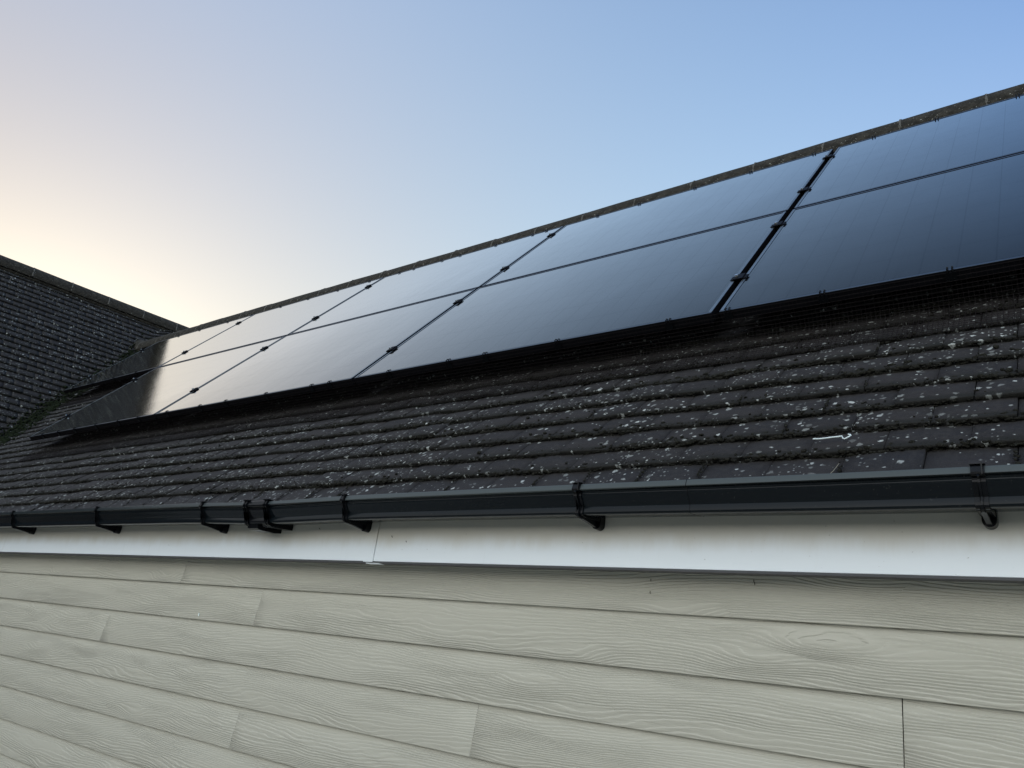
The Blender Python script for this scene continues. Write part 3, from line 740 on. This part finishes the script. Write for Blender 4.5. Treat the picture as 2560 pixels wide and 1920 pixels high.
# ------------------------------------------------------------------ moss
ico_v = []; t0 = (1 + 5 ** .5) / 2
for a in (-1, 1):
    for b_ in (-t0, t0): ico_v += [(0, a, b_), (a, b_, 0), (b_, 0, a)]
ico_v = np.array(ico_v); ico_v = ico_v / np.linalg.norm(ico_v[0])
def hull_faces(v):
    fs = []; n = len(v); D = np.linalg.norm(v[:, None] - v[None], axis=2); L = D[D > 1e-6].min() * 1.01
    for i in range(n):
        for j in range(i + 1, n):
            for k in range(j + 1, n):
                if D[i, j] < L and D[j, k] < L and D[i, k] < L:
                    nn = np.cross(v[j] - v[i], v[k] - v[i]); fs.append((i, j, k) if nn @ v[i] > 0 else (i, k, j))
    return np.array(fs)
ico_f = hull_faces(ico_v)
def clumps(name, label, C, S, mat, cat='moss'):
    """C (n,3) centres, S (n,3) scales along x / slope / normal"""
    n = len(C); j = RNG.uniform(.55, 1.25, (n, 12, 1)); ang = RNG.uniform(0, 6.28, n)
    ca, sa = np.cos(ang), np.sin(ang); B = ico_v[None] * j
    B = np.stack([B[..., 0] * ca[:, None] - B[..., 1] * sa[:, None], B[..., 0] * sa[:, None] + B[..., 1] * ca[:, None], B[..., 2]], -1)
    B = B * S[:, None, :]
    ux = np.array((1, 0, 0)); us = np.array((0, CT, ST)); un = np.array((0, -ST, CT))
    V = C[:, None] + B[..., 0:1] * ux + B[..., 1:2] * us + B[..., 2:3] * un
    F = (ico_f[None] + (np.arange(n) * 12)[:, None, None]).reshape(-1, 3)
    o = np_mesh(name, V.reshape(-1, 3), F, mat, smooth=False); return tag(o, label, cat, kind='stuff')
cs = []; ss = []
nz = lambda x, s: .5 + .25 * math.sin(x * 3.1 + s * 17) + .25 * math.sin(x * 7.7 + s * 31 + 1)
for ri, s0 in enumerate(roof_rows[1:10]):
    x = -5.0
    while x < 3.3:
        dens = nz(x, s0); step = .0048 if x > -1.5 else .008
        x += step * .62 * random.uniform(.5, 1.6) / (.55 + .75 * dens)
        sz = random.uniform(.0022, .0058) * (.6 + .75 * dens) * (1.25 if random.random() < .06 else 1)
        k = random.random()
        if k < .72: p = (s0 - random.uniform(0, .004), ND - random.uniform(.000, .013))
        else: p = (s0 + random.expovariate(1 / .008), ND + .0005)
        cs.append(RP(x, p[0], p[1])); ss.append((sz * random.uniform(1, 1.9), sz, sz * random.uniform(.5, 1)))
    # moss creeping up some side joints
    ph = 2.438 - .165 * 3 + (.165 / 2 if (ri + 1) % 2 else 0)
    for k in range(-45, 10):
        xj = ph + k * .165
        if random.random() < .38 and -5 < xj < 3.3:
            L = random.uniform(.01, .06)
            for _ in range(int(L / .0035)):
                sz = random.uniform(.0015, .0038); cs.append(RP(xj + random.uniform(-.003, .003), s0 + random.uniform(0, L), ND)); ss.append((sz, sz * 1.4, sz * .7))
for k in range(-45, 10):                  # joints of the eaves course
    xj = 2.438 - .165 * 3 + k * .165
    if random.random() < .55 and xj < 3.3:
        for _ in range(26):
            sz = random.uniform(.0018, .0042); cs.append(RP(xj + random.uniform(-.004, .004), -.86 + random.uniform(-.02, .11), ND)); ss.append((sz, sz * 1.5, sz * .7))
cs = np.array([tuple(c) for c in cs]); cs = valley_lift(cs)
clumps('roof_moss', 'dry dark moss growing along the tile edges of the main roof', cs, np.array(ss), M['moss'])
# green moss cushions down the valley
cs = []; ss = []
A0 = np.array((-4.45, .02)); 
def valley_pt(t_):
    # intersection of the two tile planes in plan, parametrised by y
    y = -.45 + t_ * 2.4
    lo, hi = -9.0, -2.0
    for _ in range(40):
        mid = (lo + hi) / 2
        if h_wing(mid, y) > h_main(mid, y): lo = mid
        else: hi = mid
    return lo, y
for i in range(2300):
    t_ = random.random() ** 1.3; x, y = valley_pt(t_); x += random.gauss(0, .075) + .03; z = max(h_main(x, y), h_wing(x, y))
    sz = random.uniform(.006, .018) * (1.5 if random.random() < .1 else 1); cs.append((x, y, z)); ss.append((sz * 1.2, sz, sz * .7))
cs = valley_lift(np.array(cs)); clumps('valley_moss', 'bright green moss cushions in the valley between the two roofs', cs, np.array(ss), M['greenmoss'])
# thin moss over the wing's upper courses next to the ridge
# ------------------------------------------------------------------ small things lying on the tiles
TIE = [(2.1943, -0.6814), (2.2094, -0.6845), (2.2242, -0.6866), (2.2355, -0.686), (2.2464, -0.6836), (2.2591, -0.6789), (2.2626, -0.688), (2.2677, -0.6939), (2.273, -0.6924), (2.2777, -0.6869), (2.2791, -0.6797), (2.2765, -0.6736), (2.2716, -0.6723)]
q = MB(); q.tube([RP(x, s, -.1140 + .0035 * math.sin(i * .55) ** 2) for i, (x, s) in enumerate(TIE)], .0017, 8)
tag(q.build('cable_tie', M['tie'], smooth=True), 'curled white plastic cable tie lying on a roof tile', 'cable tie')
q = MB(); q.tube([RP(2.248, -.895, -.111), RP(2.255, -.86, -.110), RP(2.2665, -.83, -.111), RP(2.273, -.80, -.112)], [.0009, .0008, .0006, .0004], 5)
tag(q.build('twig', M['twig'], smooth=True), 'thin pale twig on the lowest tile just above the gutter', 'twig')
# hedge behind the viewer: what the gutter mirrors between sky and ground
q = MB(); rh = random.Random(9); vs = []; fs = []; NXh = 60; NZh = 10
for i in range(NXh + 1):
    for j in range(NZh + 1):
        vs.append((-25 + 50 * i / NXh, -12 + rh.uniform(-.12, .12), .0 + 2.2 * j / NZh + (rh.uniform(-.15, .15) if j == NZh else 0)))
for i in range(NXh):
    for j in range(NZh):
        a = i * (NZh + 1) + j; fs.append((a, a + 1, a + NZh + 2, a + NZh + 1))
o0 = len(vs)
vs += [(v[0], v[1] - .9, v[2]) for v in vs[:o0]]; fs += [tuple(k + o0 for k in reversed(f)) for f in fs]
for i in range(NXh):
    a = i * (NZh + 1) + NZh; fs.append((a, a + NZh + 1, a + NZh + 1 + o0, a + o0))
q.add(vs, fs)

M['hedge'] = mat_moss('hedge_leaves', (.012, .020, .008), (.030, .045, .016), (.05, .07, .03))
tag(q.build('hedge', M['hedge'], fixn=False), 'clipped dark green hedge across the garden facing the house', 'hedge')
